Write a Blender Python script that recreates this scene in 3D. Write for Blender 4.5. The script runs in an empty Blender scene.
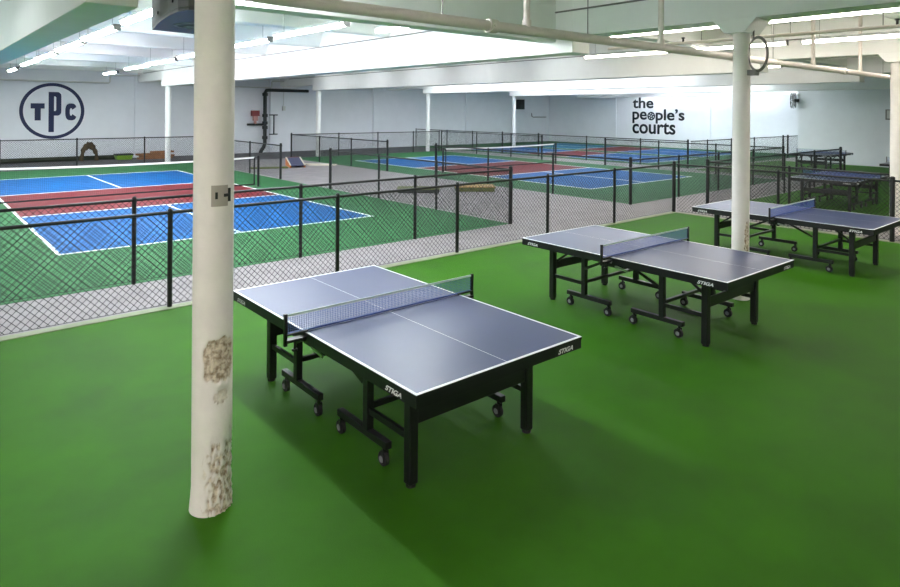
import bpy, math, random
from mathutils import Vector, Matrix, noise

random.seed(7)
S = bpy.context.scene
COL = S.collection
PI = math.pi
TH = 0.7129            # heading of the camera away from the +y axis of the hall


# ------------------------------------------------------------------ materials
def lin(c):
    return tuple((x / 12.92 if x <= .04045 else ((x + .055) / 1.055) ** 2.4) for x in [v / 255 for v in c])


def mat(name, rgb, rough=.5, metal=0., var=.0, scale=6., spec=.5, bump=0., bscale=60., rvar=0.):
    m = bpy.data.materials.new(name)
    m.use_nodes = True
    nt = m.node_tree
    b = nt.nodes['Principled BSDF']
    b.inputs['Roughness'].default_value = rough
    b.inputs['Metallic'].default_value = metal
    b.inputs['Specular IOR Level'].default_value = spec
    c = lin(rgb)
    tc = nt.nodes.new('ShaderNodeTexCoord')
    if var > 0:
        n = nt.nodes.new('ShaderNodeTexNoise')
        n.inputs['Scale'].default_value = scale
        n.inputs['Detail'].default_value = 6
        n.inputs['Roughness'].default_value = .62
        nt.links.new(tc.outputs['Object'], n.inputs['Vector'])
        r = nt.nodes.new('ShaderNodeValToRGB')
        r.color_ramp.elements[0].position = .32
        r.color_ramp.elements[1].position = .68
        r.color_ramp.elements[0].color = (*[x * (1 - var) for x in c], 1)
        r.color_ramp.elements[1].color = (*[min(1, x * (1 + var)) for x in c], 1)
        nt.links.new(n.outputs['Fac'], r.inputs['Fac'])
        nt.links.new(r.outputs['Color'], b.inputs['Base Color'])
        if rvar > 0:
            mr = nt.nodes.new('ShaderNodeMapRange')
            mr.inputs['To Min'].default_value = rough - rvar
            mr.inputs['To Max'].default_value = rough + rvar
            nt.links.new(n.outputs['Fac'], mr.inputs['Value'])
            nt.links.new(mr.outputs['Result'], b.inputs['Roughness'])
    else:
        b.inputs['Base Color'].default_value = (*c, 1)
    if bump > 0:
        n2 = nt.nodes.new('ShaderNodeTexNoise')
        n2.inputs['Scale'].default_value = bscale
        n2.inputs['Detail'].default_value = 4
        nt.links.new(tc.outputs['Object'], n2.inputs['Vector'])
        bp = nt.nodes.new('ShaderNodeBump')
        bp.inputs['Strength'].default_value = bump
        bp.inputs['Distance'].default_value = .01
        nt.links.new(n2.outputs['Fac'], bp.inputs['Height'])
        nt.links.new(bp.outputs['Normal'], b.inputs['Normal'])
    return m


def emit(name, rgb, strength):
    m = bpy.data.materials.new(name)
    m.use_nodes = True
    b = m.node_tree.nodes['Principled BSDF']
    b.inputs['Base Color'].default_value = (.8, .8, .8, 1)
    b.inputs['Emission Color'].default_value = (*rgb, 1)
    b.inputs['Emission Strength'].default_value = strength
    return m


M = dict(
    green=mat('green_turf_paint', (53, 105, 14), .6, var=.18, scale=1.1, spec=.1, bump=.25, bscale=180, rvar=.08),
    court_green=mat('court_green_paint', (50, 102, 62), .65, var=.08, scale=2.5, spec=.08),
    court_blue=mat('court_blue_paint', (0, 84, 146), .6, var=.06, scale=3, spec=.1),
    court_teal=mat('court_teal_paint', (18, 108, 136), .6, var=.06, scale=3, spec=.1),
    court_red=mat('court_red_paint', (106, 34, 40), .6, var=.08, scale=3, spec=.1),
    line=mat('court_line_white', (238, 242, 240), .6),
    concrete=mat('grey_concrete', (140, 134, 136), .6, var=.12, scale=2.2, spec=.2, bump=.1, bscale=40),
    shaded_floor=mat('shade_toned_floor', (86, 84, 86), .7, var=.12, scale=3, spec=.3),
    kerb=mat('pale_kerb', (138, 148, 118), .7, var=.1, scale=8),
    wall=mat('white_wall_paint', (226, 228, 232), .7, var=.025, scale=1.5, spec=.3, bump=.06, bscale=30),
    ceil=mat('white_ceiling_paint', (238, 237, 234), .65, var=.02, scale=2, spec=.3, bump=.05, bscale=25),
    column=mat('cream_column_paint', (236, 230, 224), .5, var=.04, scale=7, bump=.12, bscale=45),
    plaster=mat('bare_chipped_plaster', (188, 168, 142), .9, var=.3, scale=22, bump=.6, bscale=70),
    rust=mat('rusty_patch', (120, 84, 56), .9, var=.4, scale=30),
    pipe=mat('cream_pipe_paint', (224, 213, 205), .5, var=.05, scale=9),
    plate=mat('grey_plate_paint', (172, 164, 154), .55),
    conduit=mat('white_conduit_paint', (205, 205, 200), .5),
    black=mat('black_powder_coat', (16, 16, 18), .38, var=.1, scale=12, spec=.5),
    apron=mat('black_apron_paint', (13, 14, 17), .42, spec=.45),
    fence=mat('black_vinyl', (14, 15, 16), .45),
    top=mat('navy_table_paint', (24, 43, 94), .34, var=.03, scale=5, spec=.45),
    topline=mat('white_table_line', (232, 236, 242), .4),
    net=mat('blue_net_cord', (66, 90, 160), .7),
    tape=mat('pale_net_tape', (190, 206, 205), .7),
    courtnet=mat('black_court_net_cord', (30, 32, 36), .8),
    courttape=mat('white_court_net_tape', (240, 240, 238), .7),
    chrome=mat('bright_steel', (190, 190, 190), .3, 1.),
    rubber=mat('dark_rubber', (26, 26, 28), .7),
    hub=mat('grey_wheel_hub', (130, 132, 134), .5),
    letter=mat('white_letter_print', (226, 228, 228), .5),
    navy=mat('navy_wall_paint', (9, 24, 68), .6),
    ink=mat('blackish_teal_paint', (22, 40, 50), .6),
    casing=mat('dark_grey_casing', (70, 68, 65), .5, .1, var=.08, scale=8),
    steel=mat('grey_sheet_steel', (124, 122, 118), .5, .2, var=.08, scale=8),
    dark=mat('dark_plastic', (18, 24, 22), .5),
    speaker=mat('black_speaker_box', (14, 18, 22), .6),
    redbox=mat('dull_red_paint', (120, 46, 44), .6),
    pinkbox=mat('pale_red_paint', (176, 130, 122), .6),
    orange=mat('orange_board_paint', (206, 120, 66), .6),
    slate=mat('navy_board_paint', (58, 60, 92), .6),
    boardwhite=mat('cream_board_paint', (214, 206, 190), .6),
    olive=mat('olive_mat', (96, 104, 52), .85, var=.2, scale=12),
    tan=mat('tan_board_wood', (176, 140, 88), .7, var=.18, scale=8),
    darkturf=mat('dark_rolled_turf', (46, 52, 36), .9, var=.25, scale=10),
    wood=mat('brown_timber', (140, 96, 62), .8, var=.25, scale=6),
    camo=mat('mottled_brown_cloth', (74, 60, 38), .9, var=.6, scale=6),
    lime=mat('lime_plastic', (120, 160, 44), .5),
    housing=mat('white_light_housing', (228, 228, 228), .5),
)
def chipped():
    m = mat('chipped_column_paint', (236, 230, 224), .55, var=.04, scale=7, bump=.15, bscale=50)
    nt = m.node_tree
    b = nt.nodes['Principled BSDF']
    old = b.inputs['Base Color'].links[0].from_socket
    at = nt.nodes.new('ShaderNodeAttribute')
    at.attribute_name = 'chip'
    n = nt.nodes.new('ShaderNodeTexNoise')
    n.inputs['Scale'].default_value = 34
    n.inputs['Detail'].default_value = 5
    tc = nt.nodes.new('ShaderNodeTexCoord')
    nt.links.new(tc.outputs['Object'], n.inputs['Vector'])
    r = nt.nodes.new('ShaderNodeValToRGB')
    r.color_ramp.elements[0].position = .36
    r.color_ramp.elements[1].position = .62
    r.color_ramp.elements[0].color = (*lin((146, 124, 98)), 1)
    r.color_ramp.elements[1].color = (*lin((224, 212, 192)), 1)
    nt.links.new(n.outputs['Fac'], r.inputs['Fac'])
    mx = nt.nodes.new('ShaderNodeMix')
    mx.data_type = 'RGBA'
    mr = nt.nodes.new('ShaderNodeMapRange')
    mr.inputs['From Min'].default_value = .25
    mr.inputs['From Max'].default_value = .7
    nt.links.new(at.outputs['Fac'], mr.inputs['Value'])
    nt.links.new(mr.outputs['Result'], mx.inputs['Factor'])
    nt.links.new(old, mx.inputs['A'])
    nt.links.new(r.outputs['Color'], mx.inputs['B'])
    nt.links.new(mx.outputs['Result'], b.inputs['Base Color'])
    return m


M['chipped'] = chipped()
COOL = emit('cool_tube_glow', (.88, .95, 1.0), 24)
WARM = emit('neutral_tube_glow', (1.0, .92, .82), 15)
SOFT_FILL = emit('soft_fill_glow', (1.0, .83, .86), 42)  # pinkish fill, tinted to offset the green floor bounce
SIDE_FILL = emit('side_fill_glow', (1.0, .85, .87), 70)  # stronger fill added to brighten the columns from the left
KEY = emit('key_tube_glow', (.9, .96, 1.0), 46)
LOW = emit('low_tube_glow', (.92, .96, 1.0), 9)


# ------------------------------------------------------------------ mesh builder
class MB:
    def __init__(s):
        s.v, s.f, s.m = [], [], []

    def quad(s, pts, mi=0):
        i = len(s.v)
        s.v += [tuple(p) for p in pts]
        s.f.append(tuple(range(i, i + len(pts))))
        s.m.append(mi)
        return s

    def hexa(s, p, mi=0):
        i = len(s.v)
        s.v += [tuple(q) for q in p]
        for f in ((3, 2, 1, 0), (4, 5, 6, 7), (0, 1, 5, 4), (1, 2, 6, 5), (2, 3, 7, 6), (3, 0, 4, 7)):
            s.f.append(tuple(i + k for k in f))
            s.m.append(mi)
        return s

    def box(s, x0, x1, y0, y1, z0, z1, mi=0):
        return s.hexa([(x0, y0, z0), (x1, y0, z0), (x1, y1, z0), (x0, y1, z0),
                       (x0, y0, z1), (x1, y0, z1), (x1, y1, z1), (x0, y1, z1)], mi)

    def frame(s, a, b, up=(0, 0, 1)):
        a, b = Vector(a), Vector(b)
        d = (b - a).normalized()
        u = Vector(up)
        if abs(d.dot(u)) > .98:
            u = Vector((1, 0, 0))
        x = d.cross(u).normalized()
        y = x.cross(d).normalized()
        return a, b, x, y

    def bar(s, a, b, w, h, mi=0, up=(0, 0, 1)):
        a, b, x, y = s.frame(a, b, up)
        w /= 2
        h /= 2
        p = [q + x * i * w + y * j * h for q in (a, b) for i, j in ((-1, -1), (1, -1), (1, 1), (-1, 1))]
        return s.hexa(p, mi)

    def tube(s, a, b, r, n=10, mi=0, r2=None, caps=True):
        a, b, x, y = s.frame(a, b)
        r2 = r if r2 is None else r2
        i = len(s.v)
        for q, rr in ((a, r), (b, r2)):
            for k in range(n):
                t = 2 * PI * k / n
                s.v.append(tuple(q + x * math.cos(t) * rr + y * math.sin(t) * rr))
        for k in range(n):
            j = (k + 1) % n
            s.f.append((i + k, i + j, i + n + j, i + n + k))
            s.m.append(mi)
        if caps:
            s.f.append(tuple(i + k for k in reversed(range(n))))
            s.f.append(tuple(i + n + k for k in range(n)))
            s.m += [mi, mi]
        return s

    def path(s, pts, radii, n=10, mi=0):
        P = [Vector(p) for p in pts]
        if not isinstance(radii, (list, tuple)):
            radii = [radii] * len(P)
        i0 = len(s.v)
        px = None
        for k, p in enumerate(P):
            d = (P[min(k + 1, len(P) - 1)] - P[max(k - 1, 0)]).normalized()
            if px is None:
                u = Vector((0, 0, 1)) if abs(d.z) < .9 else Vector((1, 0, 0))
                x = d.cross(u).normalized()
            else:
                x = (px - d * px.dot(d)).normalized()
            y = d.cross(x)
            px = x
            for j in range(n):
                t = 2 * PI * j / n
                s.v.append(tuple(p + (x * math.cos(t) + y * math.sin(t)) * radii[k]))
        for k in range(len(P) - 1):
            for j in range(n):
                a = i0 + k * n + j
                b = i0 + k * n + (j + 1) % n
                s.f.append((a, b, b + n, a + n))
                s.m.append(mi)
        s.f.append(tuple(i0 + j for j in reversed(range(n))))
        s.f.append(tuple(i0 + (len(P) - 1) * n + j for j in range(n)))
        s.m += [mi, mi]
        return s

    def prism(s, poly, o, ux, uy, depth, mi=0):
        """polygon (2-D, counter clockwise) placed at o along ux, uy and thickened by the vector depth"""
        o, ux, uy, depth = Vector(o), Vector(ux), Vector(uy), Vector(depth)
        n = len(poly)
        i = len(s.v)
        for d in (Vector((0, 0, 0)), depth):
            for p, q in poly:
                s.v.append(tuple(o + ux * p + uy * q + d))
        s.f.append(tuple(i + k for k in reversed(range(n))))
        s.f.append(tuple(i + n + k for k in range(n)))
        s.m += [mi, mi]
        for k in range(n):
            j = (k + 1) % n
            s.f.append((i + k, i + j, i + n + j, i + n + k))
            s.m.append(mi)
        return s

    def ring(s, outer, inner, o, ux, uy, depth, mi=0, closed=True):
        """band between two outlines with the same number of points, thickened"""
        n = len(outer)
        for k in range(n if closed else n - 1):
            j = (k + 1) % n
            s.prism([inner[k], outer[k], outer[j], inner[j]], o, ux, uy, depth, mi)
        return s

    def build(s, name, mats, parent=None, smooth=None, bevel=0.):
        me = bpy.data.meshes.new(name)
        me.from_pydata(s.v, [], s.f)
        for m in (mats if isinstance(mats, (list, tuple)) else [mats]):
            me.materials.append(m)
        if any(s.m):
            me.polygons.foreach_set('material_index', s.m)
        me.update()
        if smooth:
            me.polygons.foreach_set('use_smooth', [True] * len(me.polygons))
            me.set_sharp_from_angle(angle=math.radians(smooth))
        o = bpy.data.objects.new(name, me)
        COL.objects.link(o)
        if parent:
            o.parent = parent
        if bevel:
            bv = o.modifiers.new('edge', 'BEVEL')
            bv.width = bevel
            bv.segments = 2
            bv.limit_method = 'ANGLE'
        return o


def tag(o, label, cat, group=None, kind=None):
    o['label'] = label
    o['category'] = cat
    if group:
        o['group'] = group
    if kind:
        o['kind'] = kind
    return o


def thing(name, label, cat, loc=(0, 0, 0), rz=0., group=None):
    o = bpy.data.objects.new(name, None)
    o.empty_display_size = .1
    COL.objects.link(o)
    o.location = loc
    o.rotation_euler = (0, 0, rz)
    return tag(o, label, cat, group)


def structure(o, label=None):
    o['kind'] = 'structure'
    if label:
        o['label'] = label
    return o


def copy_tree(o, parent=None):
    c = o.copy()
    COL.objects.link(c)
    if parent:
        c.parent = parent
    for ch in list(o.children):
        copy_tree(ch, c)
    return c


def text_mesh(txt, size, depth, bold=0., shear=0., spacing=1.):
    cu = bpy.data.curves.new('lettering', 'FONT')
    cu.body = txt
    cu.size = size
    cu.extrude = depth
    cu.offset = bold
    cu.shear = shear
    cu.space_character = spacing
    ob = bpy.data.objects.new('lettering', cu)
    COL.objects.link(ob)
    bpy.context.view_layer.update()
    dg = bpy.context.evaluated_depsgraph_get()
    me = bpy.data.meshes.new_from_object(ob.evaluated_get(dg))
    bpy.data.objects.remove(ob)
    bpy.data.curves.remove(cu)
    return me


def fit_mesh(me, w, h, origin, ux, uy, un):
    """stretch lettering to w x h, its lower left corner at origin"""
    xs = [v.co.x for v in me.vertices]
    ys = [v.co.y for v in me.vertices]
    x0, x1, y0, y1 = min(xs), max(xs), min(ys), max(ys)
    ox, ux, uy, un = Vector(origin), Vector(ux), Vector(uy), Vector(un)
    for v in me.vertices:
        c = v.co.copy()
        v.co = ox + ux * ((c.x - x0) / (x1 - x0) * w) + uy * ((c.y - y0) / (y1 - y0) * h) + un * c.z
    me.update()
    return me


# ------------------------------------------------------------------ the setting
WB = 33.1           # far wall (logo wall)
WA = 39.0           # side wall with the lettering
GA, GB = 33.3, 12.45  # projecting wall on the right
LEFT, BACK = -8.3, -4.5
SLAB = 4.4

mb = MB().box(LEFT, WA, BACK, WB, -.12, 0)
structure(mb.build('floor', M['concrete']), 'grey concrete floor')


def sheet(rects, name, mats):
    b = MB()
    for x0, x1, y0, y1, z, mi in rects:
        b.box(x0, x1, y0, y1, z - .003, z, mi)
    return structure(b.build(name, mats))


sheet([(LEFT, 14.02, BACK, 7.95, .004, 0), (15.5, GA, BACK, 7.85, .004, 0), (24.95, GA, 7.85, 13.4, .004, 0)], 'floor', M['green'])['label'] = 'green painted floor under the tables'
b = MB()
b.box(LEFT, 14.1, 7.95, 8.09, 0, .012)
b.box(14.02, 14.14, BACK, 7.95, 0, .012)
structure(b.build('trim_1', M['kerb']))


def court(a0, b0, w, l, nv, fa0, fa1, fb0, fb1, far_mat=1):
    m = b0 + l / 2
    lw = .06
    R = [(fa0, fa1, fb0, fb1, .003, 0),
         (a0, a0 + w, b0, m - nv, .005, 1), (a0, a0 + w, m + nv, b0 + l, .005, far_mat), (a0, a0 + w, m - nv, m + nv, .005, 2)]
    for q in (a0, a0 + w):
        R.append((q - lw / 2, q + lw / 2, b0, b0 + l, .008, 3))
    for q in (b0, m - nv, m + nv, b0 + l):
        R.append((a0 - lw / 2, a0 + w + lw / 2, q - lw / 2, q + lw / 2, .008, 3))
    for q, r in ((b0, m - nv), (m + nv, b0 + l)):
        R.append((a0 + w / 2 - lw / 2, a0 + w / 2 + lw / 2, q, r, .008, 3))
    return R


CM = [M['court_green'], M['court_blue'], M['court_red'], M['line'], M['court_teal']]
C1A, C2A, CB, CL_, CW, NV = 1.985, 16.148, 12.01, 13.41, 6.10, 2.13
sheet(court(C1A, CB, CW, CL_, NV, LEFT, 9.85, 9.42, 28.6), 'floor', CM)['label'] = 'left court surface in blue, red and green paint'
sheet(court(C2A, CB, CW, CL_, NV, 14.4, 23.9, 9.42, 28.6), 'floor', CM)['label'] = 'middle court surface in blue, red and green paint'
sheet(court(26.4, 16.4, 4.6, 12.6, 1.4, 25.5, WA, 13.8, WB, 1) + court(32.2, 16.9, 5.0, 13.4, 1.5, 0, 0, 0, 0, 4)[1:],
      'floor', CM)['label'] = 'far court surfaces in blue, teal and red paint'

sheet([(LEFT, 25.4, 28.65, WB, .004, 0)], 'floor', [M['shaded_floor']])['label'] = 'grey floor strip along the far wall, darkened to stand for shade'  # darker sheet paints the shade at the foot of the far wall
# walls
b = MB().box(LEFT - .3, WA + .3, WB, WB + .3, 0, SLAB)
structure(b.build('wall_far', M['wall']))
for x0, x1 in ((8.55, 9.2), (15.45, 16.0), (22.25, 23.0), (30.0, 30.5)):
    structure(MB().box(x0, x1, WB - .12, WB + .1, 0, SLAB).build('wall_far', M['wall']))['label'] = 'shallow white pilaster on the far wall'
structure(MB().box(WA, WA + .3, GB, WB, 0, SLAB).build('wall_right', M['wall']))
for y in (26.9, 19.85):
    structure(MB().box(WA - .05, WA + .05, y - .1, y + .1, 0, SLAB).build('wall_right', M['wall']))['label'] = 'thin white pilaster beside the lettering'
structure(MB().box(GA, WA + .3, BACK - .3, GB, 0, SLAB).build('wall_right', M['wall']))['label'] = 'projecting white wall with the fan'
structure(MB().box(LEFT - .3, LEFT, BACK - .3, WB, 0, SLAB).build('wall_left', M['wall']))
structure(MB().box(LEFT, GA, BACK - .3, BACK, 0, SLAB).build('wall_near', M['wall']))
structure(MB().box(LEFT - .3, WA + .3, BACK - .3, WB + .3, SLAB, SLAB + .2).build('ceiling', M['ceil']))

# beams along y over each column row; deep over the courts, shallow at the near columns
# the rows run slightly off the wall grid: near and far position of each row
ROWS = [(-5.3, -5.6), (1.45, 1.56), (8.27, 8.8), (15.05, 16.1), (21.8, 23.25), (28.6, 30.5), (35.3, 37.6)]
YN, YF = 3.77, 28.85


def rowx(k, y):
    n, f_ = ROWS[k]
    return n + (f_ - n) * (y - YN) / (YF - YN)


for k in range(len(ROWS)):
    t = .22
    b = MB()
    for y0_, y1_, zb in ((BACK, 6.4, 3.6), (6.4, 29.1, 3.35), (29.1, WB, 3.62)):
        a0, a1 = rowx(k, y0_), rowx(k, y1_)
        b.hexa([(a0 - t, y0_, zb), (a0 + t, y0_, zb), (a1 + t, y1_, zb), (a1 - t, y1_, zb),
                (a0 - t, y0_, SLAB), (a0 + t, y0_, SLAB), (a1 + t, y1_, SLAB), (a1 - t, y1_, SLAB)])
    structure(b.build('ceiling_beam', M['ceil'], bevel=.01))
# cross girders and ribs between the beams
for i in range(len(ROWS) + 1):
    zb = 3.54 if i <= 2 else 3.82

    def lo(y):
        return rowx(i - 1, y) + .22 if i else LEFT

    def hi(y):
        return rowx(i, y) - .22 if i < len(ROWS) else WA
    if lo(6.9) < GA:
        structure(MB().box(lo(6.9), min(hi(6.9), GA), 6.75, 7.05, zb, SLAB).build('ceiling_beam', M['ceil'], bevel=.01))['label'] = 'cross girder between the beams'
    for y in (11.7, 14.95, 18.3, 21.9, 25.3, 28.9, 32.2, 3.2, -.5):
        if hi(y) - lo(y) < .5 or (y < GB and hi(y) > GA):
            continue
        b = MB()
        prof = [(-.34, SLAB), (-.13, 4.04), (.13, 4.04), (.34, SLAB)]
        b.prism(prof, (lo(y) - .1, y, 0), (0, 1, 0), (0, 0, 1), (hi(y) - lo(y) + .2, 0, 0))
        structure(b.build('ceiling_rib', M['ceil']))


# ------------------------------------------------------------------ columns
def column(cx, cy, r, label, ztop, damage=None, paint='column'):
    """round plastered column; damage(phi, z) -> depth of the chipping, phi measured from the side facing the camera"""
    face = math.atan2(-cy, -cx)
    n, dz = (96, .015) if damage else (24, .5)
    nz = int(ztop / dz)
    b = MB()
    chip = []
    for k in range(nz + 1):
        z = ztop * k / nz
        for j in range(n):
            # +phi turns towards the right of the photograph
            phi = 2 * PI * j / n - PI
            ang = face + phi
            d = damage(phi, z) if damage else 0.
            rr = r - d
            if damage and z < .14:
                rr += .012 * (1 - z / .14)
            chip.append(min(1., d / .012))
            b.v.append((cx + math.cos(ang) * rr, cy + math.sin(ang) * rr, z))
    for k in range(nz):
        for j in range(n):
            p, q = k * n + j, k * n + (j + 1) % n
            b.f.append((p, q, q + n, p + n))
            b.m.append(0)
    o = b.build('column', [M['chipped'] if damage else M[paint]], None, smooth=80)
    if damage:
        at = o.data.attributes.new('chip', 'FLOAT', 'POINT')
        at.data.foreach_set('value', chip)
    return structure(o, label)


def dmg_near(phi, z):
    p = Vector((math.cos(phi) * .6, math.sin(phi) * .6, z * 2.2))
    n1 = noise.noise(p * 7)
    n2 = noise.noise(p * 19)
    d = 0.
    # upper chipped patch, right half
    e = 1 - (abs(phi - .45) / .95) ** 4 - (abs(z - .915) / .135) ** 4
    if e + n1 * .5 > 0:
        d = max(d, min(1, (e + n1 * .5) * 2) * (.015 + .012 * n2 + .006 * noise.noise(p * 40)))
    # rough lower zone with ridges
    if z < .50:
        e = (.47 - z) / .12 + n1 * 1.2
        e = max(0, min(1, e))
        ridge = .5 + .5 * math.sin(z * 46 + phi * 2.0 + n1 * 6)
        side = .55 + .45 * math.tanh((phi + .1) * 2.2)
        d = max(d, e * side * (.004 + .013 * ridge ** 2 + .010 * n2))
    # a thin crescent between both
    e = 1 - (abs(phi - .5) / .5) ** 2 - (abs(z - .70) / .05) ** 2
    if e + n1 * .5 > 0.2:
        d = max(d, .006 + .004 * n2)
    return max(0, d)


def dmg_mid(phi, z):
    p = Vector((math.cos(phi), math.sin(phi), z * 2))
    e = 1 - (abs(phi - .95) / .5) ** 2 - (abs(z - .62) / .42) ** 4
    n1 = noise.noise(p * 6)
    if e + n1 * .9 > .25:
        return max(0, .012 + .008 * noise.noise(p * 22))
    return 0.


column(1.45, 3.87, .117, 'cream round column with chipped plaster nearest the camera', 3.6, dmg_near)
column(8.27, 3.78, .106, 'cream round column between the second and third table', 3.6, dmg_mid)
column(15.05, 3.77, .1165, 'cream round column at the right edge', 3.6)
for k, w in ((2, 'far white column beside the left court'), (3, 'far white column at the end of the walkway'),
             (4, 'far white column behind the middle court'), (5, 'far white column near the speaker')):
    column(rowx(k, YF), YF, .115, w, 3.4, None, 'ceil')
# flared capitals at the near row
for a in (1.45, 8.27, 15.05):
    y = 3.78 if a > 2 else 3.87
    b = MB()
    for s_ in (-.22,):
        poly = [(-.13, 3.43), (.13, 3.43), (.28, 3.605), (-.28, 3.605)]
        b.prism(poly, (a + s_, y, 0), (0, 1, 0), (0, 0, 1), (.44, 0, 0))
    structure(b.build('column_capital', M['ceil'], bevel=.008))

# ------------------------------------------------------------------ table tennis tables
TL, TW, TZ = 2.74, 1.525, .76
LU, LV = 1.031, .542


def make_table():
    root = thing('table_tennis_table', 'x', 'table', group='table tennis tables')
    # local axes: x along the length, y across
    for s in (-1, 1):
        b = MB()
        u0, u1 = (-TL / 2, -.004) if s < 0 else (.004, TL / 2)
        lw, cl = .02, .0016
        us = [u0, u0 + lw, u1] if s < 0 else [u0, u1 - lw, u1]
        vs = [-TW / 2, -TW / 2 + lw, -cl, cl, TW / 2 - lw, TW / 2]
        for i in range(2):
            for j in range(5):
                edge = (i == 0 and s < 0) or (i == 1 and s > 0)
                mi = 1 if edge or j in (0, 2, 4) else 0
                b.quad([(us[i], vs[j], TZ), (us[i + 1], vs[j], TZ), (us[i + 1], vs[j + 1], TZ), (us[i], vs[j + 1], TZ)], mi)
        z0, z1 = TZ - .022, TZ
        x0, x1, y0, y1 = u0, u1, -TW / 2, TW / 2
        b.quad([(x0, y0, z0), (x0, y1, z0), (x1, y1, z0), (x1, y0, z0)], 2)
        zt = TZ - .004
        for p, q in (((x0, y0), (x1, y0)), ((x1, y0), (x1, y1)), ((x1, y1), (x0, y1)), ((x0, y1), (x0, y0))):
            b.quad([(*p, z0), (*q, z0), (*q, zt), (*p, zt)], 2)
            b.quad([(*p, zt), (*q, zt), (*q, z1), (*p, z1)], 1)
        b.build('tabletop', [M['top'], M['topline'], M['apron']], root)
        # apron frame under the half
        b = MB()
        za, zb = TZ - .085, TZ - .022
        e, t = .003, .03
        b.box(x0 + (e if s < 0 else .02), x1 - (e if s > 0 else .02), y0 + e, y0 + t, za, zb)
        b.box(x0 + (e if s < 0 else .02), x1 - (e if s > 0 else .02), y1 - t, y1 - e, za, zb)
        ue = x0 + e if s < 0 else x1 - t
        b.box(ue, ue + t - e, y0 + t, y1 - t, za, zb)
        ui = x1 - .05 if s < 0 else x0 + .02
        b.box(ui, ui + .03, y0 + t, y1 - t, za + .01, zb)
        b.box(min(x0, x1) + .03, max(x0, x1) - .05, -.02, .02, za + .02, zb)
        ap = b.build('apron', M['apron'], root)
        # maker's lettering: on both sides and at both ends, as printed
        un = TZ - .053
        spots = []
        if s > 0:
            spots += [((1.055, y0 - .0005, un - .019), .17, .033, (1, 0, 0), (0, -1, 0)),
                      ((x1 + .0005, .50, un - .019), .16, .033, (0, 1, 0), (1, 0, 0)),
                      ((1.27, y1 + .0005, un - .019), .17, .033, (-1, 0, 0), (0, 1, 0))]
        else:
            spots += [((-1.27, y0 - .0005, un - .019), .17, .033, (1, 0, 0), (0, -1, 0)),
                      ((x0 - .0005, -.50, un - .019), .16, .033, (0, -1, 0), (-1, 0, 0)),
                      ((-1.055, y1 + .0005, un - .019), .17, .033, (-1, 0, 0), (0, 1, 0))]
        for o_, w, h, ux, nn in spots:
            me = fit_mesh(text_mesh('STIGA', .05, .0008, .0012, .35, 1.0), w, h, o_, ux, (0, 0, 1), nn)
            me.materials.append(M['letter'])
            lo = bpy.data.objects.new('lettering', me)
            COL.objects.link(lo)
            lo.parent = ap
            lo['label'] = 'slanted white lettering'
        # end brace between the outer legs, stretchers and cross bars
        u = s * LU
        MB().box(u - .015, u + .015, -LV + .035, LV - .035, .39, .495).build('end_brace', M['black'], root, bevel=.004)
        MB().bar((s * .53, -LV + .03, .33), (s * .53, LV - .03, .33), .035, .035).build('cross_bar', M['black'], root)
        for v in (-1, 1):
            lg = MB().box(u - .034, u + .034, v * LV - .034, v * LV + .034, .02, TZ - .05).build('leg', M['black'], root, bevel=.006)
            MB().tube((u, v * LV, 0), (u, v * LV, .022), .033, 14).build('foot', M['rubber'], lg, smooth=40)
            MB().box(s * .53 - .03, s * .53 + .03, v * LV - .028, v * LV + .028, .17, TZ - .05).build('upright', M['black'], root, bevel=.005)
            MB().bar((s * .56, v * LV, .31), (u - s * .034, v * LV, .31), .03, .04).build('stretcher', M['black'], root)
            MB().bar((s * .50, v * (LV + .02), .50), (s * .12, v * (LV + .06), TZ - .075), .022, .03).build('strut', M['black'], root)
            # folding arm from the brace up to the apron
            MB().bar((u - s * .02, v * (LV - .06), .49), (s * .72, v * (LV - .06), TZ - .07), .016, .026).build('folding_arm', M['black'], root)
            w0, w1 = (.145, .785)
            wb = MB().bar((s * w0, v * LV, .155), (s * w1, v * LV, .155), .05, .05).build('wheel_bar', M['black'], root, bevel=.005)
            for q in (w0 + .03, w1 - .05):
                cx = s * q
                cs = MB()
                cs.tube((cx, v * LV, .13), (cx, v * LV, .105), .016, 10)
                cs.box(cx - .018, cx + .018, v * LV - .022, v * LV - .017, .04, .108)
                cs.box(cx - .018, cx + .018, v * LV + .017, v * LV + .022, .04, .108)
                cs.tube((cx - .01, v * LV - .014, .048), (cx - .01, v * LV + .014, .048), .048, 20, 1)
                cs.tube((cx - .01, v * LV - .024, .048), (cx - .01, v * LV + .024, .048), .022, 12, 2)
                cs.build('caster', [M['black'], M['rubber'], M['hub']], wb, smooth=40)
    for v in (-1, 1):
        b = MB()
        b.box(-.10, .14, v * (TW / 2 - .06) - .012, v * (TW / 2 - .06) + .012, TZ - .125, TZ - .085, 1)
        b.bar((.05, v * (TW / 2 - .03), TZ - .10), (.22, v * (TW / 2 - .03), TZ - .13), .014, .02, 0)
        b.build('latch', [M['chrome'], M['black']], root)
    # net: cords, white tape, posts with clamps
    H = .1525
    b = MB()
    y0, y1 = -.905, .905
    t = .0011
    k = y0
    while k < y1:
        b.box(-t, t, k - t, k + t, TZ + .006, TZ + H - .012)
        k += .0145
    z = TZ + .008
    while z < TZ + H - .01:
        b.box(-t, t, y0, y1, z - t, z + t)
        z += .0145
    net = b.build('net', M['net'], root)
    MB().box(-.004, .004, y0, y1, TZ + H - .016, TZ + H).build('net_tape', M['tape'], net)
    MB().box(-.003, .003, y0, y1, TZ + .003, TZ + .016).build('bottom_band', M['net'], net)
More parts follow.
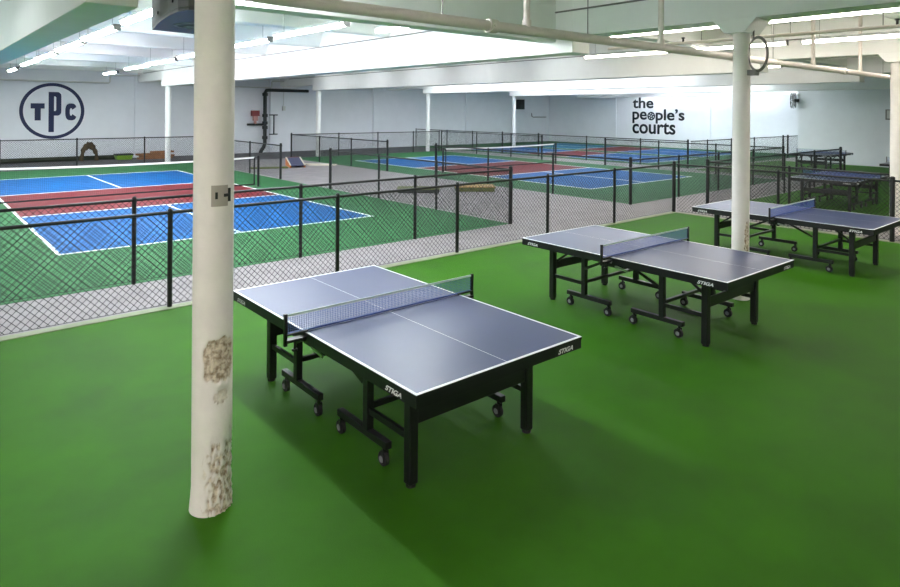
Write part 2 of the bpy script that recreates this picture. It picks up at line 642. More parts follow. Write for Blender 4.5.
    for v in (-1, 1):
        b = MB()
        b.box(-.012, .012, v * .915 - .012, v * .915 + .012, TZ - .075, TZ + H + .006)
        b.box(-.03, .03, min(v * .74, v * .915), max(v * .74, v * .915), TZ - .05, TZ - .03)
        b.box(-.02, .02, min(v * .74, v * .915), max(v * .74, v * .915), TZ + .001, TZ + .012)
        b.tube((0, v * .84, TZ - .11), (0, v * .84, TZ - .05), .009, 10)
        b.tube((0, v * .84, TZ - .125), (0, v * .84, TZ - .108), .022, 12)
        b.build('net_post', M['black'], net, smooth=40, bevel=.002)
    return root


# first table: its length points back along -y
table = make_table()
ang = {'A': -PI / 2 - .0095, 'B': -PI / 2 - .0175, 'C': -PI / 2 - .0035}
spots = [
    (3.048, 4.271, ang['A'], 'nearest navy table tennis table, beside the chipped cream column'),
    (6.865, 4.254, ang['B'], 'navy table tennis table in front of the second cream column'),
    (11.217, 4.253, ang['C'], 'navy table tennis table partly behind the second cream column'),
    (18.63, 5.92, PI, 'navy table tennis table behind the side fence, beyond the third table'),
    (28.6, 9.8, PI, 'farthest small table tennis table by the projecting wall under the fan'),
    (25.7, 5.82, PI, 'table tennis table mostly hidden by the right edge column'),
]
for i, (x, y, r, lab) in enumerate(spots):
    t = table if i == 0 else copy_tree(table)
    t.location = (x, y, .004 )
    t.rotation_euler = (0, 0, r)
    t['label'] = lab


# ------------------------------------------------------------------ chain-link fences
def fence(p, q, posts, label, thick=(), h=1.17, pitch=.082, wire=.003):
    """posts: distances from p along the run; thick: which of them are the stouter terminal posts"""
    P, Q = Vector((*p, 0)), Vector((*q, 0))
    L = (Q - P).length
    d = (Q - P) / L
    root = thing('chain_link_fence', label, 'fence', P, math.atan2(d.y, d.x), 'black chain-link fences round the courts')
    rail = MB().tube((0, 0, h - .02), (L, 0, h - .02), .021, 10)
    rail.build('top_rail', M['fence'], root, smooth=40)
    for s_ in posts:
        r = .042 if s_ in thick else .029
        hh = h + (.045 if s_ in thick else .012)
        b = MB().tube((s_, 0, 0), (s_, 0, hh), r, 14)
        b.tube((s_, 0, hh), (s_, 0, hh + .018), r * 1.08, 14, r2=r * .5)
        b.tube((s_, 0, h - .045), (s_, 0, h - .0), r * 1.15, 14)
        b.build('post', M['fence'], root, smooth=40)
    z0, z1 = .04, h - .03
    b = MB()
    b.tube((0, .0, z0), (L, .0, z0), .003, 5, caps=False)
    H = z1 - z0
    for fam in (1, -1):
        y = .012 + .0024 * fam
        k = -H if fam > 0 else 0
        end = L if fam > 0 else L + H
        while k < end:
            # point on the line: x = k + fam * (z - z0)
            if fam > 0:
                zs, ze = max(0, -k), min(H, L - k)
            else:
                zs, ze = max(0, k - L), min(H, k)
            if ze - zs > .01:
                a = (k + fam * zs, y, z0 + zs)
                e = (k + fam * ze, y, z0 + ze)
                b.tube(a, e, wire, 4, caps=False)
            k += pitch
    b.build('wire_mesh', M['fence'], root)
    return root


def along(vals, start):
    return [abs(v - start) for v in vals]


X0 = LEFT + .2
fence((X0, 8.05), (14.1, 8.05), along([X0, -6.8, -4.5, -2.15, .17, 2.49, 4.82, 7.14, 9.47, 11.66, 14.1], X0),
      'long black chain-link fence along the far edge of the green table floor', (14.1 - X0,))
fence((14.1, 7.98), (14.1, BACK + .2), along([5.65, 3.6, 1.3, -1.0, -3.3], 7.98),
      'black chain-link fence running towards the camera right behind the third table', (7.98 - 3.6,))
fence((15.45, 7.9), (24.9, 7.9), along([15.45, 17.8, 20.15, 22.5, 24.9], 15.45),
      'black chain-link fence on the far side of the second table area', (0., 24.9 - 15.45))
fence((15.45, 7.83), (15.45, BACK + .2), along([5.95, 3.6, 1.3, -1.0, -3.3], 7.83),
      'black chain-link fence across the narrow aisle, in front of the fourth table', ())
fence((X0, 9.42), (9.87, 9.42), along([X0, -7.3, -4.9, -2.45, 0, 2.44, 4.95, 7.3, 9.87], X0),
      'black chain-link fence along the near end of the left court', (9.87 - X0,))
fence((9.87, 9.49), (9.87, 16.93), along([11.9, 14.35, 16.93], 9.49),
      'black chain-link fence between left court and walkway, nearer run', (16.93 - 9.49,))
fence((9.9, 20.31), (9.9, 28.6), along([20.31, 22.84, 25.6, 28.6], 20.31),
      'black chain-link fence between left court and walkway, farther run', (0.,))
fence((X0, 28.6), (9.83, 28.6), along([X0, -4.8, -2.3, .3, 2.8, 5.3, 7.79], X0),
      'black chain-link fence behind the left court under the round logo', ())
fence((14.35, 9.42), (23.9, 9.42), along([14.35, 16.75, 19.1, 21.5, 23.9], 14.35),
      'black chain-link fence along the near end of the middle court', (0., 23.9 - 14.35))
fence((14.4, 9.49), (14.4, 17.4), along([12.05, 14.75, 17.4], 9.49),
      'black chain-link fence between walkway and middle court, nearer run', (17.4 - 9.49,))
fence((14.5, 20.51), (14.5, 28.6), along([20.51, 23.15, 25.85, 28.6], 20.51),
      'black chain-link fence between walkway and middle court, farther run', (0., 28.6 - 20.51))
fence((14.57, 28.6), (23.9, 28.6), along([17.16, 19.59, 22.0, 23.9], 14.57),
      'black chain-link fence behind the middle court by the far wall', ())
fence((23.9, 9.49), (23.9, 17.0), along([11.9, 14.35, 17.0], 9.49),
      'black chain-link fence right of the middle court, nearer run', (17.0 - 9.49,))
fence((24.0, 20.8), (24.0, 28.5), along([20.8, 22.9, 25.5, 28.5], 20.8),
      'black chain-link fence right of the middle court, farther run', (0.,))
fence((25.45, 13.9), (25.45, WB - .3), along([13.9, 16.2, 19.2, 22.3, 24.95, 27.4, 29.7, WB - .3], 13.9),
      'black chain-link fence on the left side of the far courts', (0., 22.3 - 13.9, 24.95 - 13.9))
fence((25.52, 13.8), (WA - .15, 13.8), along([26.95, 29.2, 31.6, 35.0, 35.6], 25.52),
      'black chain-link fence along the near end of the far courts', (35.0 - 25.52, 35.6 - 25.52))


# ------------------------------------------------------------------ court nets
def court_net(a0, a1, y, label):
    w = a1 - a0
    root = thing('court_net', label, 'net', (a0, y, .008), 0, 'court nets')
    h0, h1 = .925, .88

    def top(x):
        return h1 + (h0 - h1) * (2 * x / w - 1) ** 2
    for x in (0, w):
        b = MB().tube((x, 0, 0), (x, 0, .94), .035, 16)
        b.tube((x, 0, 0), (x, 0, .01), .09, 16)
        b.tube((x, 0, .94), (x, 0, .955), .037, 16, r2=.02)
        b.build('post', M['black'], root, smooth=40)
    b = MB()
    n = 24
    x0, x1 = .13, w - .13
    for i in range(n):
        p, q = x0 + (x1 - x0) * i / n, x0 + (x1 - x0) * (i + 1) / n
        b.hexa([(p, -.006, top(p) - .05), (q, -.006, top(q) - .05), (q, .006, top(q) - .05), (p, .006, top(p) - .05),
                (p, -.006, top(p)), (q, -.006, top(q)), (q, .006, top(q)), (p, .006, top(p))])
    b.build('net_tape', M['courttape'], root)
    b = MB()
    x = x0
    t = .0013
    while x <= x1:
        b.box(x - t, x + t, -t, t, .08, top(x) - .05)
        x += .045
    for k in range(18):
        z = .1 + k * .043
        b.box(x0, x1, -t, t, z - t, z + t)
    b.build('net_mesh', M['courtnet'], root)
    b = MB().box(x0, x1, -.012, .012, .06, .095)
    b.box(x0 - .02, x0 + .02, -.012, .012, .06, h0 - .02)
    b.box(x1 - .02, x1 + .02, -.012, .012, .06, h0 - .02)
    b.build('edge_band', M['courtnet'], root)
    b = MB()
    for x, xx in ((0, x0), (w, x1)):
        b.tube((x, 0, h0 - .02), (xx, 0, h0 - .03), .006, 6)
        b.tube((x, 0, .08), (xx, 0, .08), .006, 6)
    b.build('lacing', M['courtnet'], root)


court_net(C1A - .3, C1A + CW + .3, CB + CL_ / 2, 'court net with white top tape across the left court')
court_net(C2A - .3, C2A + CW + .3, CB + CL_ / 2, 'court net with white top tape across the middle court')


# ------------------------------------------------------------------ ceiling lights
def make_light(glow):
    root = thing('tube_light', 'x', 'light')
    b = MB()
    b.prism([(-.095, .0), (.095, .0), (.06, .05), (-.06, .05)], (0, -1.2, 0), (1, 0, 0), (0, 0, 1), (0, 2.4, 0))
    h = b.build('housing', M['housing'], root)
    b = MB()
    prof = [(.055 * math.cos(a), -.001 + .055 * math.sin(a)) for a in [PI + PI * k / 8 for k in range(9)]]
    b.prism(prof, (0, -1.19, 0), (1, 0, 0), (0, 0, 1), (0, 2.38, 0))
    b.build('tube', glow, root, smooth=60)
    for y in (-1.215, 1.2):
        MB().box(-.06, .06, y, y + .015, -.06, .05).build('end_cap', M['steel'], h)
    for y in (-.9, .9):
        MB().tube((0, y, .06), (0, y, .55), .004, 5).build('hanger', M['steel'], root)
    return root


protos = {}


def light(a, y, z, length, glow, label, group):
    if glow.name not in protos:
        protos[glow.name] = make_light(glow)
        o = protos[glow.name]
    else:
        o = copy_tree(protos[glow.name])
    o.location = (a, y, z)
    o.scale = (1, length / 2.4, 1)
    tag(o, label, 'light', group)


ORD = ['nearest', 'second', 'third', 'fourth', 'fifth', 'sixth', 'seventh', 'eighth']
LZ = 3.8
for i, (y, ln) in enumerate(((10.0, 2.4), (13.3, 2.55), (16.5, 2.8), (20.2, 3.0), (23.5, 3.2), (28.5, 2.2))):
    light(2.74 + .024 * (y - 10), y, LZ, ln, KEY, f'{ORD[i]} tube light of the ceiling row beside the left beam', 'tube lights in the left row')
for i, (y, ln) in enumerate(((10.05, 2.5), (13.25, 2.6), (16.6, 2.6), (20.2, 2.8), (23.3, 2.9), (28.0, 2.0))):
    light(5.40 + .053 * (y - 10), y, LZ, ln, KEY, f'{ORD[i]} tube light of the ceiling row beside the big white beam', 'tube lights in the middle row')
light(2.87, 5.75, 3.62, 2.4, KEY, 'tube light at the top edge just right of the chipped column', 'tube lights in front of the girder')
light(6.4, 8.3, 3.82, 2.1, KEY, 'tube light above the big white beam, left of the cream pipe', 'tube lights in the middle row')
for y, w in ((3.1, 'big bright tube light at upper right beside the second column'), (6.0, 'tube light showing left of the second column capital'),
             ):
    light(9.8, y, LZ, 2.4, WARM, w, 'tube lights beyond the second column')
for y, w in ((3.7, 'lower bright tube light at the right edge'), (6.3, 'tube light end showing right above the second column pipe'),
             (8.85, 'bright tube light under the cream pipe above the lettering')):
    light(13.2, y, LZ, 2.3, WARM, w, 'tube lights in the third bay')
hid = 'white tube light above the courts hidden behind the deep beams'
out = 'unseen tube light on the ceiling beyond the edge of the view'
og = 'tube lights outside the view'
hg = 'tube lights hidden above the deep beams'
for y in (12.3, 15.9, 19.5, 23.1, 26.8):
    light(rowx(2, y) + 1.6, y, LZ, 2.4, LOW, hid, hg)
    light(rowx(3, y) - 1.4, y, 4.1, 2.4, LOW, hid, hg)
for k in (3, 4, 5):
    for y in (13.4, 17.0, 20.6, 24.2, 27.0):
        light(rowx(k, y) + 1.6, y, 3.9, 2.4, COOL, hid, hg)
        if rowx(k + 1, y) < WA - 2:
            light(rowx(k + 1, y) - 1.5, y, 4.1, 2.4, COOL, hid, hg)
for y in (16.5, 20., 23.5):
    light(38.0, y, 4.1, 2.4, COOL, hid, hg)
for a in (16.1, 19.6):
    for y in (3.5, 9.0):
        light(a, y, LZ, 2.4, WARM, hid, hg)
for a, y in ((-.2, -2.8), (-3.6, .5), (-6.6, 2.0), (9.8, -3.0), (13.2, -3.)):  # unseen fill tubes, added to brighten columns and near beams
    light(a, y, LZ, 2.4, SIDE_FILL if -7 < a < -3 else SOFT_FILL, out, og)
for y in (10.0, 14.0, 18.5, 24.0):
    light(-.2, y, LZ, 2.4, LOW, out, og)
    light(-3.6, y, LZ, 2.4, COOL, out, og)

# ------------------------------------------------------------------ pipes and conduits
t = thing('sprinkler_pipe', 'long cream pipe crossing the ceiling in front of the beams', 'pipe', (0, 4.22, 3.2))
MB().tube((-2, 0, 0), (GA - .05, 0, 0), .05, 16).build('pipe_run', M['pipe'], t, smooth=40)
for x in (4.15, 9.0, 13.4, 20.):
    b = MB().tube((x - .05, 0, 0), (x + .05, 0, 0), .066, 16)
    b.tube((x - .02, -.085, 0), (x - .02, .085, 0), .015, 8)
    b.build('coupling', M['pipe'], t, smooth=40)
for x in (4.63, 7.06, 11.92, 14.35, 17.0):
    b = MB().tube((x, 0, .04), (x, 0, 1.15), .034, 12)
    b.tube((x, 0, .03), (x, 0, .10), .046, 12)
    b.build('riser', M['pipe'], t, smooth=40)
for x in (2.2, 3.55, 5.6, 10.3, 15.8):
    MB().tube((x, 0, .04), (x, 0, 1.15), .006, 6).build('hanger_rod', M['steel'], t)
t = thing('branch_pipe', 'thinner cream pipe running towards the camera at upper right', 'pipe', (9.35, 0, 3.5))
MB().tube((0, -3.5, 0), (0, 6.6, 0), .024, 12).build('pipe_run', M['pipe'], t, smooth=40)
for y in (2.5, 3.6, 4.9):
    MB().tube((0, y, .02), (0, y, .88), .006, 6).build('hanger_rod', M['steel'], t)
for y in (2.35, 5.2):
    b = MB().tube((0, y, .01), (0, y, .08), .016, 10)
    b.tube((0, y, .07), (0, y, .09), .028, 10)
    b.build('sprinkler_head', M['dark'], t, smooth=40)


def conduit(k, label):
    b = MB()
    b.path([(rowx(k, y) - .236, y, 4.02) for y in (-3.5, 31.5, 31.9)], .014, 8)
    o = b.build('conduit', M['steel'], None, smooth=40)
    return tag(o, label, 'conduit', 'conduits along the beams')


conduit(2, 'thin grey conduit along the face of the big white beam')
conduit(3, 'thin grey conduit along the face of the next beam behind the big white one')


def wallpipe(a0, a1, label):
    b = MB()
    b.path([(a0, 32.75, 3.55), (a1 - .05, 32.75, 3.55), (a1, 32.75, 3.6), (a1, 32.75, 3.85), (a1 + .03, 32.7, 3.9), (a1 + 1.2, 32.4, 3.92)], .035, 8)
    o = b.build('wall_pipe', M['conduit'], None, smooth=40)
    return tag(o, label, 'pipe', 'white pipes at the top of the far wall')


wallpipe(-4, 8.0 - .6, 'thin white pipe along the wall top above the round logo')
wallpipe(9.6, 15.4, 'thin white pipe along the wall top above the black standpipe')

# black standpipe on the far wall
t = thing('standpipe', 'black vertical standpipe with elbows on the far wall', 'pipe', (15.05, 32.8, 0))
b = MB()
b.path([(-.25, 0, 0), (-.2, 0, .12), (-.06, 0, .32), (0, 0, .5), (0, 0, 3.28), (.08, 0, 3.4), (.25, 0, 3.42), (2.6, 0, 3.42)], [.1, .1, .1, .1, .1, .1, .09, .08], 12)
b.build('pipe_run', M['dark'], t, smooth=40)
for z in (.75, 1.3, 1.55, 1.95, 3.1):
    MB().tube((0, 0, z), (0, 0, z + .16), .15, 14).build('flange', M['dark'], t, smooth=40)
MB().tube((-1.0, 0, 1.55), (0, 0, 1.55), .06, 10).build('branch', M['dark'], t, smooth=40)
b = MB().box(-.75, -.35, -.1, .14, 2.0, 2.3, 0)
b.box(-.66, -.44, -.08, .12, 1.75, 2.0, 1)
b.box(-.6, -.5, -.05, .1, 1.55, 1.75, 1)
b.build('alarm_box', [M['redbox'], M['pinkbox']], t)
b = MB()
b.tube((.52, 0, .98), (.52, 0, 2.08), .035, 8)
for z in (1.0, 2.06):
    b.tube((.3, .1, z), (.78, .1, z), .03, 8)
b.build('drain_pipe', M['dark'], t, smooth=40)
t = tag(MB().box(16.15, 16.3, WB - .2, WB - .1, 2.3, 2.55).tube((16.22, WB - .14, 2.5), (16.22, WB - .14, 3.6), .015, 6).build('alarm_sounder', M['conduit']), 'small pale wall box with thin conduit beside the standpipe', 'alarm')

# ------------------------------------------------------------------ wall art
# round logo
t = thing('wall_logo', 'navy round three letter logo painted on the far white wall', 'logo', (5.17, WB, 2.23))
UX, UZ, DP = (1, 0, 0), (0, 0, 1), (0, -.012, 0)


def circ(r, n=72):
    return [(r * math.cos(2 * PI * k / n), r * math.sin(2 * PI * k / n)) for k in range(n)]


MB().ring(circ(1.25), circ(1.11), (0, 0, 0), UX, UZ, DP).build('ring', M['navy'], t)


def q(x, y):                    # logo drawing units -> metres
    return ((x - 307) * 2.46 / 377, (298 - y) * 2.5 / 327)


def rect(x0, y0, x1, y1):
    return [q(x0, y1), q(x1, y1), q(x1, y0), q(x0, y0)]


b = MB()
b.prism(rect(180, 254, 260, 284), (0, 0, 0), UX, UZ, DP)
b.prism(rect(203, 284, 238, 353), (0, 0, 0), UX, UZ, DP)
b.build('letter', M['navy'], t)
b = MB()
b.prism(rect(283, 187, 315, 421), (0, 0, 0), UX, UZ, DP)


def rrect(x0, y0, x1, y1, r, n=8):
    P = []
    for cx, cy, a in ((x1 - r, y1 - r, 0), (x0 + r, y1 - r, 90), (x0 + r, y0 + r, 180), (x1 - r, y0 + r, 270)):
        for k in range(n + 1):
            an = math.radians(a + 90 * k / n)
            P.append(q(cx + r * math.cos(an), cy + r * math.sin(an)))
    return P


# the bowl of the P: outer and inner outline, open to the stem on the left
outer = [q(315, 187), q(335, 187)] + [q(335 + 23 * math.sin(a), 210 - 23 * math.cos(a)) for a in [PI / 2 * k / 8 for k in range(9)]] + \
        [q(335 + 23 * math.cos(a), 302 + 23 * math.sin(a)) for a in [PI / 2 * k / 8 for k in range(9)]] + [q(335, 325), q(315, 325)]
inner = [q(313, 213), q(320, 213)] + [q(320 + 8 * math.sin(a), 221 - 8 * math.cos(a)) for a in [PI / 2 * k / 8 for k in range(9)]] + \
        [q(320 + 8 * math.cos(a), 290 + 8 * math.sin(a)) for a in [PI / 2 * k / 8 for k in range(9)]] + [q(320, 298), q(313, 298)]
b.ring(outer, inner, (0, 0, 0), UX, UZ, DP, closed=False)
b.build('letter', M['navy'], t)
b = MB()
o_, i_ = [], []
for k in range(41):
    a = math.radians(28 + (360 - 56) * k / 40)
    ca, sa = math.cos(a), math.sin(a)

    def sq(v, e=.72):
        return math.copysign(abs(v) ** e, v)
    o_.append(q(417 + 35 * sq(ca), 303 - 50 * sq(sa)))
    i_.append(q(417 + 8 * sq(ca), 303 - 22 * sq(sa)))
b.ring(o_, i_, (0, 0, 0), UX, UZ, DP, closed=False)
b.build('letter', M['navy'], t)

# lettering on the side wall
t = thing('wall_lettering', 'large dark three line lettering on the bright right wall', 'sign', (WA, 25.47, 0))


def word(txt, y0, y1, z0, z1):
    g = .022
    src = fit_mesh(text_mesh(txt, 1., .004, .004), y0 - y1 - 2 * g, z1 - z0 - 2 * g, (-.008, y0 - g - 25.47, z0 + g), (0, -1, 0), (0, 0, 1), (-1, 0, 0))
    bb = MB()
    vs = [v.co.copy() for v in src.vertices]
    fs = [tuple(p.vertices) for p in src.polygons]
    for k in range(9):
        dy, dz = (0, 0) if k == 8 else (g * math.cos(k * PI / 4), g * math.sin(k * PI / 4))
        n0 = len(bb.v)
        bb.v += [(v.x, v.y + dy, v.z + dz) for v in vs]
        bb.f += [tuple(i + n0 for i in f_) for f_ in fs]
    me = bpy.data.meshes.new('word')
    me.from_pydata(bb.v, [], bb.f)
    me.materials.append(M['ink'])
    o = bpy.data.objects.new('word', me)
    COL.objects.link(o)
    o.parent = t
    return o


word('the', 25.47, 23.83, 2.62, 3.38)
word('pe', 25.48, 24.34, 1.58, 2.40)
word('ple\u2019s', 23.66, 21.55, 1.58, 2.58)
word('courts', 25.47, 22.19, .86, 1.66)
# the pierced ball that stands for the letter o
b = MB()
cy, cz, R = 24.0 - 25.47, 2.09, .295
holes = [(0, 0, .05)] + [(.165 * math.cos(2 * PI * k / 6 + .3), .165 * math.sin(2 * PI * k / 6 + .3), .045) for k in range(6)]
g = 44
for i in range(g):
    for j in range(g):
        y_, z_ = -R + 2 * R * (i + .5) / g, -R + 2 * R * (j + .5) / g
        if y_ * y_ + z_ * z_ > R * R or any((y_ - hy) ** 2 + (z_ - hz) ** 2 < hr * hr for hy, hz, hr in holes):
            continue
        s_ = R / g
        b.box(-.012, -.004, cy + y_ - s_, cy + y_ + s_, cz + z_ - s_, cz + z_ + s_)
b.build('ball_emblem', M['ink'], t)

# ------------------------------------------------------------------ fittings
# wall fan at the projecting corner
t = thing('wall_fan', 'round black wall fan at the corner of the projecting wall', 'fan', (33.0, 12.55, 3.0), math.radians(118))
b = MB()
Rf = .38
for rr, xx in ((Rf, 0.), (Rf * .97, .09), (Rf * .97, -.09), (Rf * .55, .11), (Rf * .55, -.11)):
    pts = [(xx, rr * math.cos(2 * PI * k / 28), rr * math.sin(2 * PI * k / 28)) for k in range(29)]
    b.path(pts, .009, 6)
for k in range(20):
    a = 2 * PI * k / 20
    c, s_ = math.cos(a), math.sin(a)
    b.path([(.12, .06 * c, .06 * s_), (.12, .2 * c, .2 * s_), (.09, Rf * .97 * c, Rf * .97 * s_), (0, Rf * c, Rf * s_), (-.09, Rf * .97 * c, Rf * .97 * s_), (-.11, .08 * c, .08 * s_)], .005, 4)
b.build('cage', M['dark'], t, smooth=40)
b = MB()
for k in range(3):
    a = 2 * PI * k / 3
    for r0, r1, w0, w1 in ((.05, .33, .06, .15),):
        c, s_ = math.cos(a), math.sin(a)
        pr = Vector((0, c, s_))
        pt = Vector((.35, -s_, c)).normalized()
        p0, p1 = pr * r0, pr * r1
        n_ = pr.cross(pt) * .004
        P = [p0 - pt * w0, p0 + pt * w0, p1 + pt * w1, p1 - pt * w1]
        b.hexa([v - n_ for v in P] + [v + n_ for v in P])
b.tube((-.05, 0, 0), (.05, 0, 0), .06, 14)
b.build('blades', M['steel'], t, smooth=30)
b = MB().tube((-.05, 0, 0), (-.25, 0, 0), .09, 14)
b.bar((-.22, 0, 0), (-.28, -.28, 0), .05, .07)
b.box(-.36, -.22, -.34, -.26, -.15, .15)
b.build('motor_bracket', M['dark'], t, smooth=40)

# loudspeaker on the far wall
t = thing('wall_speaker', 'black box loudspeaker mounted high on the far wall beside a far white column', 'speaker', (35.3, 32.75, 2.86))
MB().box(-.27, .27, -.2, .2, -.37, .37).build('cabinet', M['speaker'], t, bevel=.02)
MB().box(-.24, .24, -.215, -.2, -.34, .34).build('grille', M['dark'], t)
MB().box(-.06, .06, .2, .36, -.1, .1).build('bracket', M['dark'], t)
b = MB().path([(36.9, 33.05, 2.2), (36.95, 33.05, 1.95), (37.1, 33.05, 1.9), (38.6, 33.05, 1.9)], .03, 8)
tag(b.build('wall_pipe', M['steel'], None, smooth=40), 'short thin grey pipe on the far wall right of the loudspeaker', 'pipe')

# white fitting on the projecting wall
t = thing('wall_fitting', 'small white wall fitting with dark edges beside the right column', 'fitting', (GA, 8.65, 2.34))
MB().box(-.08, 0, -.14, .12, -.22, .24).build('plate', M['steel'], t, bevel=.01)
MB().box(-.11, -.08, -.09, .06, -.16, .2).build('cover', M['conduit'], t, bevel=.01)

# hanging blower beside the near column
t = thing('hanging_blower', 'grey hanging unit with dark rounded underside at top left', 'heater', (0, 0, 3.2))
D = [(1.87, 6.65), (1.78, 6.2), (1.73, 5.92), (1.67, 5.46), (1.655, 5.2), (1.69, 5.06), (1.76, 5.0), (1.95, 5.15), (2.28, 5.85), (2.6, 6.5), (2.72, 6.74), (2.37, 6.73)]
b = MB()
b.prism(D, (0, 0, 0), (1, 0, 0), (0, 1, 0), (0, 0, .34))
b.build('casing', M['casing'], t, bevel=.01)
cx_ = sum(p[0] for p in D) / len(D)
cy_ = sum(p[1] for p in D) / len(D)
D2 = [(cx_ + (p[0] - cx_) * .985, cy_ + (p[1] - cy_) * .985) for p in D]
b = MB()
b.prism(D2, (0, 0, -.02), (1, 0, 0), (0, 1, 0), (0, 0, .03))
b.build('underside', M['apron'], t)
MB().box(2.0, 2.12, 6.0, 6.13, -.03, -.018).ring([(2.1 + .22 * math.cos(k * PI / 12), 6.0 + .22 * math.sin(k * PI / 12)) for k in range(24)],
                                             [(2.1 + .19 * math.cos(k * PI / 12), 6.0 + .19 * math.sin(k * PI / 12)) for k in range(24)], (0, 0, -.028), (1, 0, 0), (0, 1, 0), (0, 0, .01)).build('emblem_plate', [M['hub']], t)
for p in ((1.86, 6.5, .03), (1.755, 6.03, .07), (1.665, 5.35, .08)):
    MB().tube((p[0] - .012, p[1] + .005, p[2]), (p[0] + .05, p[1], p[2]), .014, 10).build('bolt', M['dark'], t, smooth=40)
for p in ((1.9, 5.6), (2.35, 6.4)):
    MB().tube((*p, .34), (*p, 1.15), .012, 8).build('hanger_rod', M['steel'], t)

# plate with hooks on the near column
t = thing('column_plate', 'small grey plate with dark hook on the chipped near column', 'bracket', (1.45, 3.87, 1.90))
fa = math.atan2(-3.87, -1.45) + .30
b = MB()
for k in range(8):
    a0_, a1_ = fa - .42 + .105 * k, fa - .42 + .105 * (k + 1)
    P = [(math.cos(a) * r, math.sin(a) * r) for a, r in ((a0_, .116), (a1_, .116), (a1_, .121), (a0_, .121))]
    b.hexa([(*p, -.065) for p in P] + [(*p, .06) for p in P])
b.build('plate', M['plate'], t)
c, s_ = math.cos(fa - .18), math.sin(fa - .18)
MB().bar((c * .119, s_ * .119, -.02), (c * .119, s_ * .119, .02), .012, .014).build('peg', M['dark'], t)
b = MB()
c, s_ = math.cos(fa + .52), math.sin(fa + .52)
b.bar((c * .118, s_ * .118, -.04), (c * .118, s_ * .118, .04), .01, .016)
b.bar((c * .118, s_ * .118, .0), (math.cos(fa + .2) * .125, math.sin(fa + .2) * .125, .0), .016, .018)
b.build('hook', M['dark'], t)

# coiled cable by the second column
t = thing('cable_coil', 'grey cable coil hanging right of the second column capital', 'cable', (8.25, 3.57, 3.16))
b = MB()
for j in range(3):
    rr = .15 + .008 * j
    b.path([(.0 + .008 * j, .0 + rr * .75 * math.cos(a), .0 + rr * 1.35 * math.sin(a)) for a in [2 * PI * k / 32 for k in range(33)]], .008, 6)
b.build('loops', M['steel'], t, smooth=40)
MB().box(-.03, .1, .02, .18, -.27, -.2).build('junction_box', M['steel'], t, bevel=.006)
MB().tube((.02, .06, .2), (.02, .06, .45), .012, 8).build('hanger_rod', M['steel'], t)

# ------------------------------------------------------------------ things on the walkway and by the far wall
# tilted cornhole board
t = thing('cornhole_board', 'tilted navy board with orange sides on the grey walkway', 'board', (12.75, 25.0, 0), math.radians(-108))
b = MB()
L_, W_, hb, hf = 1.25, .62, .34, .09
P = [(0, -W_ / 2), (L_, -W_ / 2), (L_, W_ / 2), (0, W_ / 2)]
b.hexa([(0, -W_ / 2, hb - .02), (L_, -W_ / 2, hf - .02), (L_, W_ / 2, hf - .02), (0, W_ / 2, hb - .02),
        (0, -W_ / 2, hb), (L_, -W_ / 2, hf), (L_, W_ / 2, hf), (0, W_ / 2, hb)])
b.build('deck', M['slate'], t)
b = MB()
for y in (-W_ / 2, W_ / 2 - .04):
    b.hexa([(0, y, 0), (L_, y, 0), (L_, y + .04, 0), (0, y + .04, 0), (0, y, hb + .004), (L_, y, hf + .004), (L_, y + .04, hf + .004), (0, y + .04, hb + .004)])
b.build('side_frame', [M['orange']], t)
b = MB()
for y in (-W_ / 2 - .006, W_ / 2 - .05):
    b.hexa([(0, y, hb + .0), (L_, y, hf), (L_, y + .056, hf), (0, y + .056, hb), (0, y, hb + .012), (L_, y, hf + .012), (L_, y + .056, hf + .012), (0, y + .056, hb + .012)])
b.build('edge_strip', M['boardwhite'], t)
MB().box(-.03, .01, -W_ / 2, W_ / 2, .0, hb + .003).build('end_board', M['orange'], t)

tag(MB().hexa([(10.6, 24.3, 0), (11.9, 23.75, 0), (12.0, 24.1, 0), (10.7, 24.7, 0), (10.6, 24.3, .05), (11.9, 23.75, .05), (12.0, 24.1, .05), (10.7, 24.7, .05)]).build('floor_mat', M['olive']),
    'flat olive mat in front of the navy board on the walkway', 'mat')
tag(MB().hexa([(12.9, 24.9, 0), (13.9, 23.6, 0), (14.2, 23.8, 0), (13.2, 25.1, 0), (12.9, 24.9, .06), (13.9, 23.6, .06), (14.2, 23.8, .06), (13.2, 25.1, .06)]).build('floor_mat', M['boardwhite']),
    'flat pale mat on the right of the navy board', 'mat')
t = thing('game_board', 'low olive board lying on the walkway behind the near fences', 'board', (11.55, 14.75, 0), math.radians(-38))
MB().box(-.62, .62, -.32, .32, .10, .13).build('deck', M['olive'], t)
MB().box(-.6, .6, -.3, .3, 0, .10).build('side_frame', M['dark'], t)
t = thing('game_board', 'low tan board lying on the walkway behind the near fences', 'board', (13.1, 14.0, 0), math.radians(-38))
MB().box(-.6, .6, -.32, .32, .12, .15).build('deck', M['tan'], t)
MB().box(-.58, .58, -.3, .3, 0, .12).build('side_frame', M['olive'], t)

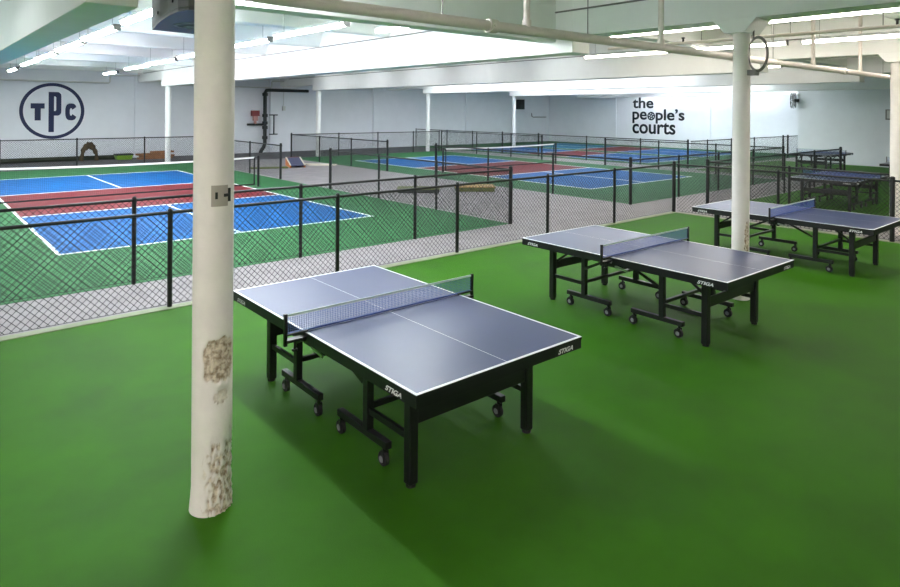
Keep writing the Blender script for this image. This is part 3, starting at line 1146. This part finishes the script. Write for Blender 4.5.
# along the logo wall
b = MB()
b.path([(-7.5 + k * .82, 32.6 + .02 * math.sin(k), .105) for k in range(20)], .10, 14)
tag(b.build('rolled_turf', M['darkturf'], None, smooth=40), 'long dark olive turf roll lying against the logo wall', 'roll')
t = thing('timber_stack', 'short brown stack of boards by the far wall below the first pilaster', 'timber', (9.1, 31.9, 0), .05)
for k, (x, w, z) in enumerate(((-.7, 1.5, 0), (-.6, 1.5, .09), (-.75, 1.4, .18), (-.1, 1.0, .27))):
    MB().box(x, x + w, -.2 + .03 * k, .18 + .02 * k, z, z + .085).build('board', M['wood'], t, bevel=.005)
t = thing('storage_tote', 'lime green tote with dark lid in front of the turf roll', 'tote', (7.85, 32.15, .005))
b = MB()
b.hexa([(-.3, -.2, 0), (.3, -.2, 0), (.3, .2, 0), (-.3, .2, 0), (-.36, -.25, .2), (.36, -.25, .2), (.36, .25, .2), (-.36, .25, .2)])
b.build('body', M['lime'], t, bevel=.02)
MB().box(-.37, .37, -.26, .26, .2, .27).build('lid', M['dark'], t, bevel=.02)
b = MB()
pts, rad = [], []
for k in range(25):
    s_ = k / 24
    a = PI * s_
    w = .30 if s_ < .5 else .26
    x = -.31 * math.cos(a) * (1 + .25 * (1 - math.sin(a)))
    z = .02 + .60 * min(1, math.sin(a) ** .62)
    pts.append((x + .015 * math.sin(7 * s_ * PI), .02 * math.sin(9 * s_), z))
    rad.append(.095 + .05 * math.sin(a) ** 2 + .022 * math.sin(k * 1.9))
b.path(pts, rad, 14)
o = b.build('arch_ornament', M['camo'], None, smooth=60)
o.location = (6.45, 32.2, -.015)
o.scale = (.78, .9, 1.14)
tag(o, 'mottled brown arch shaped ornament standing below the round logo', 'ornament')

# ------------------------------------------------------------------ camera, world, view
f, y0, h, roll = 636.67, 109.77, 2.4195, .0076
cam = bpy.data.cameras.new('camera')
co = bpy.data.objects.new('camera', cam)
COL.objects.link(co)
cam.sensor_fit = 'HORIZONTAL'
cam.sensor_width = 36
cam.lens = f * 36 / 900
cam.shift_y = (y0 - 293.5) / 900
cam.clip_end = 200
right = Vector((math.cos(TH), -math.sin(TH), 0))
fwd = Vector((math.sin(TH), math.cos(TH), 0))
R_ = Matrix((right, Vector((0, 0, 1)), -fwd)).transposed().to_4x4()
co.matrix_world = Matrix.Translation((0, 0, h)) @ R_ @ Matrix.Rotation(roll, 4, 'Z')
S.camera = co

w = bpy.data.worlds.new('world')
S.world = w
w.use_nodes = True
w.node_tree.nodes['Background'].inputs[0].default_value = (.8, .88, 1, 1)
w.node_tree.nodes['Background'].inputs[1].default_value = .05
S.view_settings.view_transform = 'Standard'
S.view_settings.look = 'None'
S.view_settings.gamma = 1
S.view_settings.exposure = 1.5
S.cycles.max_bounces = 8
S.cycles.diffuse_bounces = 5
S.cycles.use_denoising = True
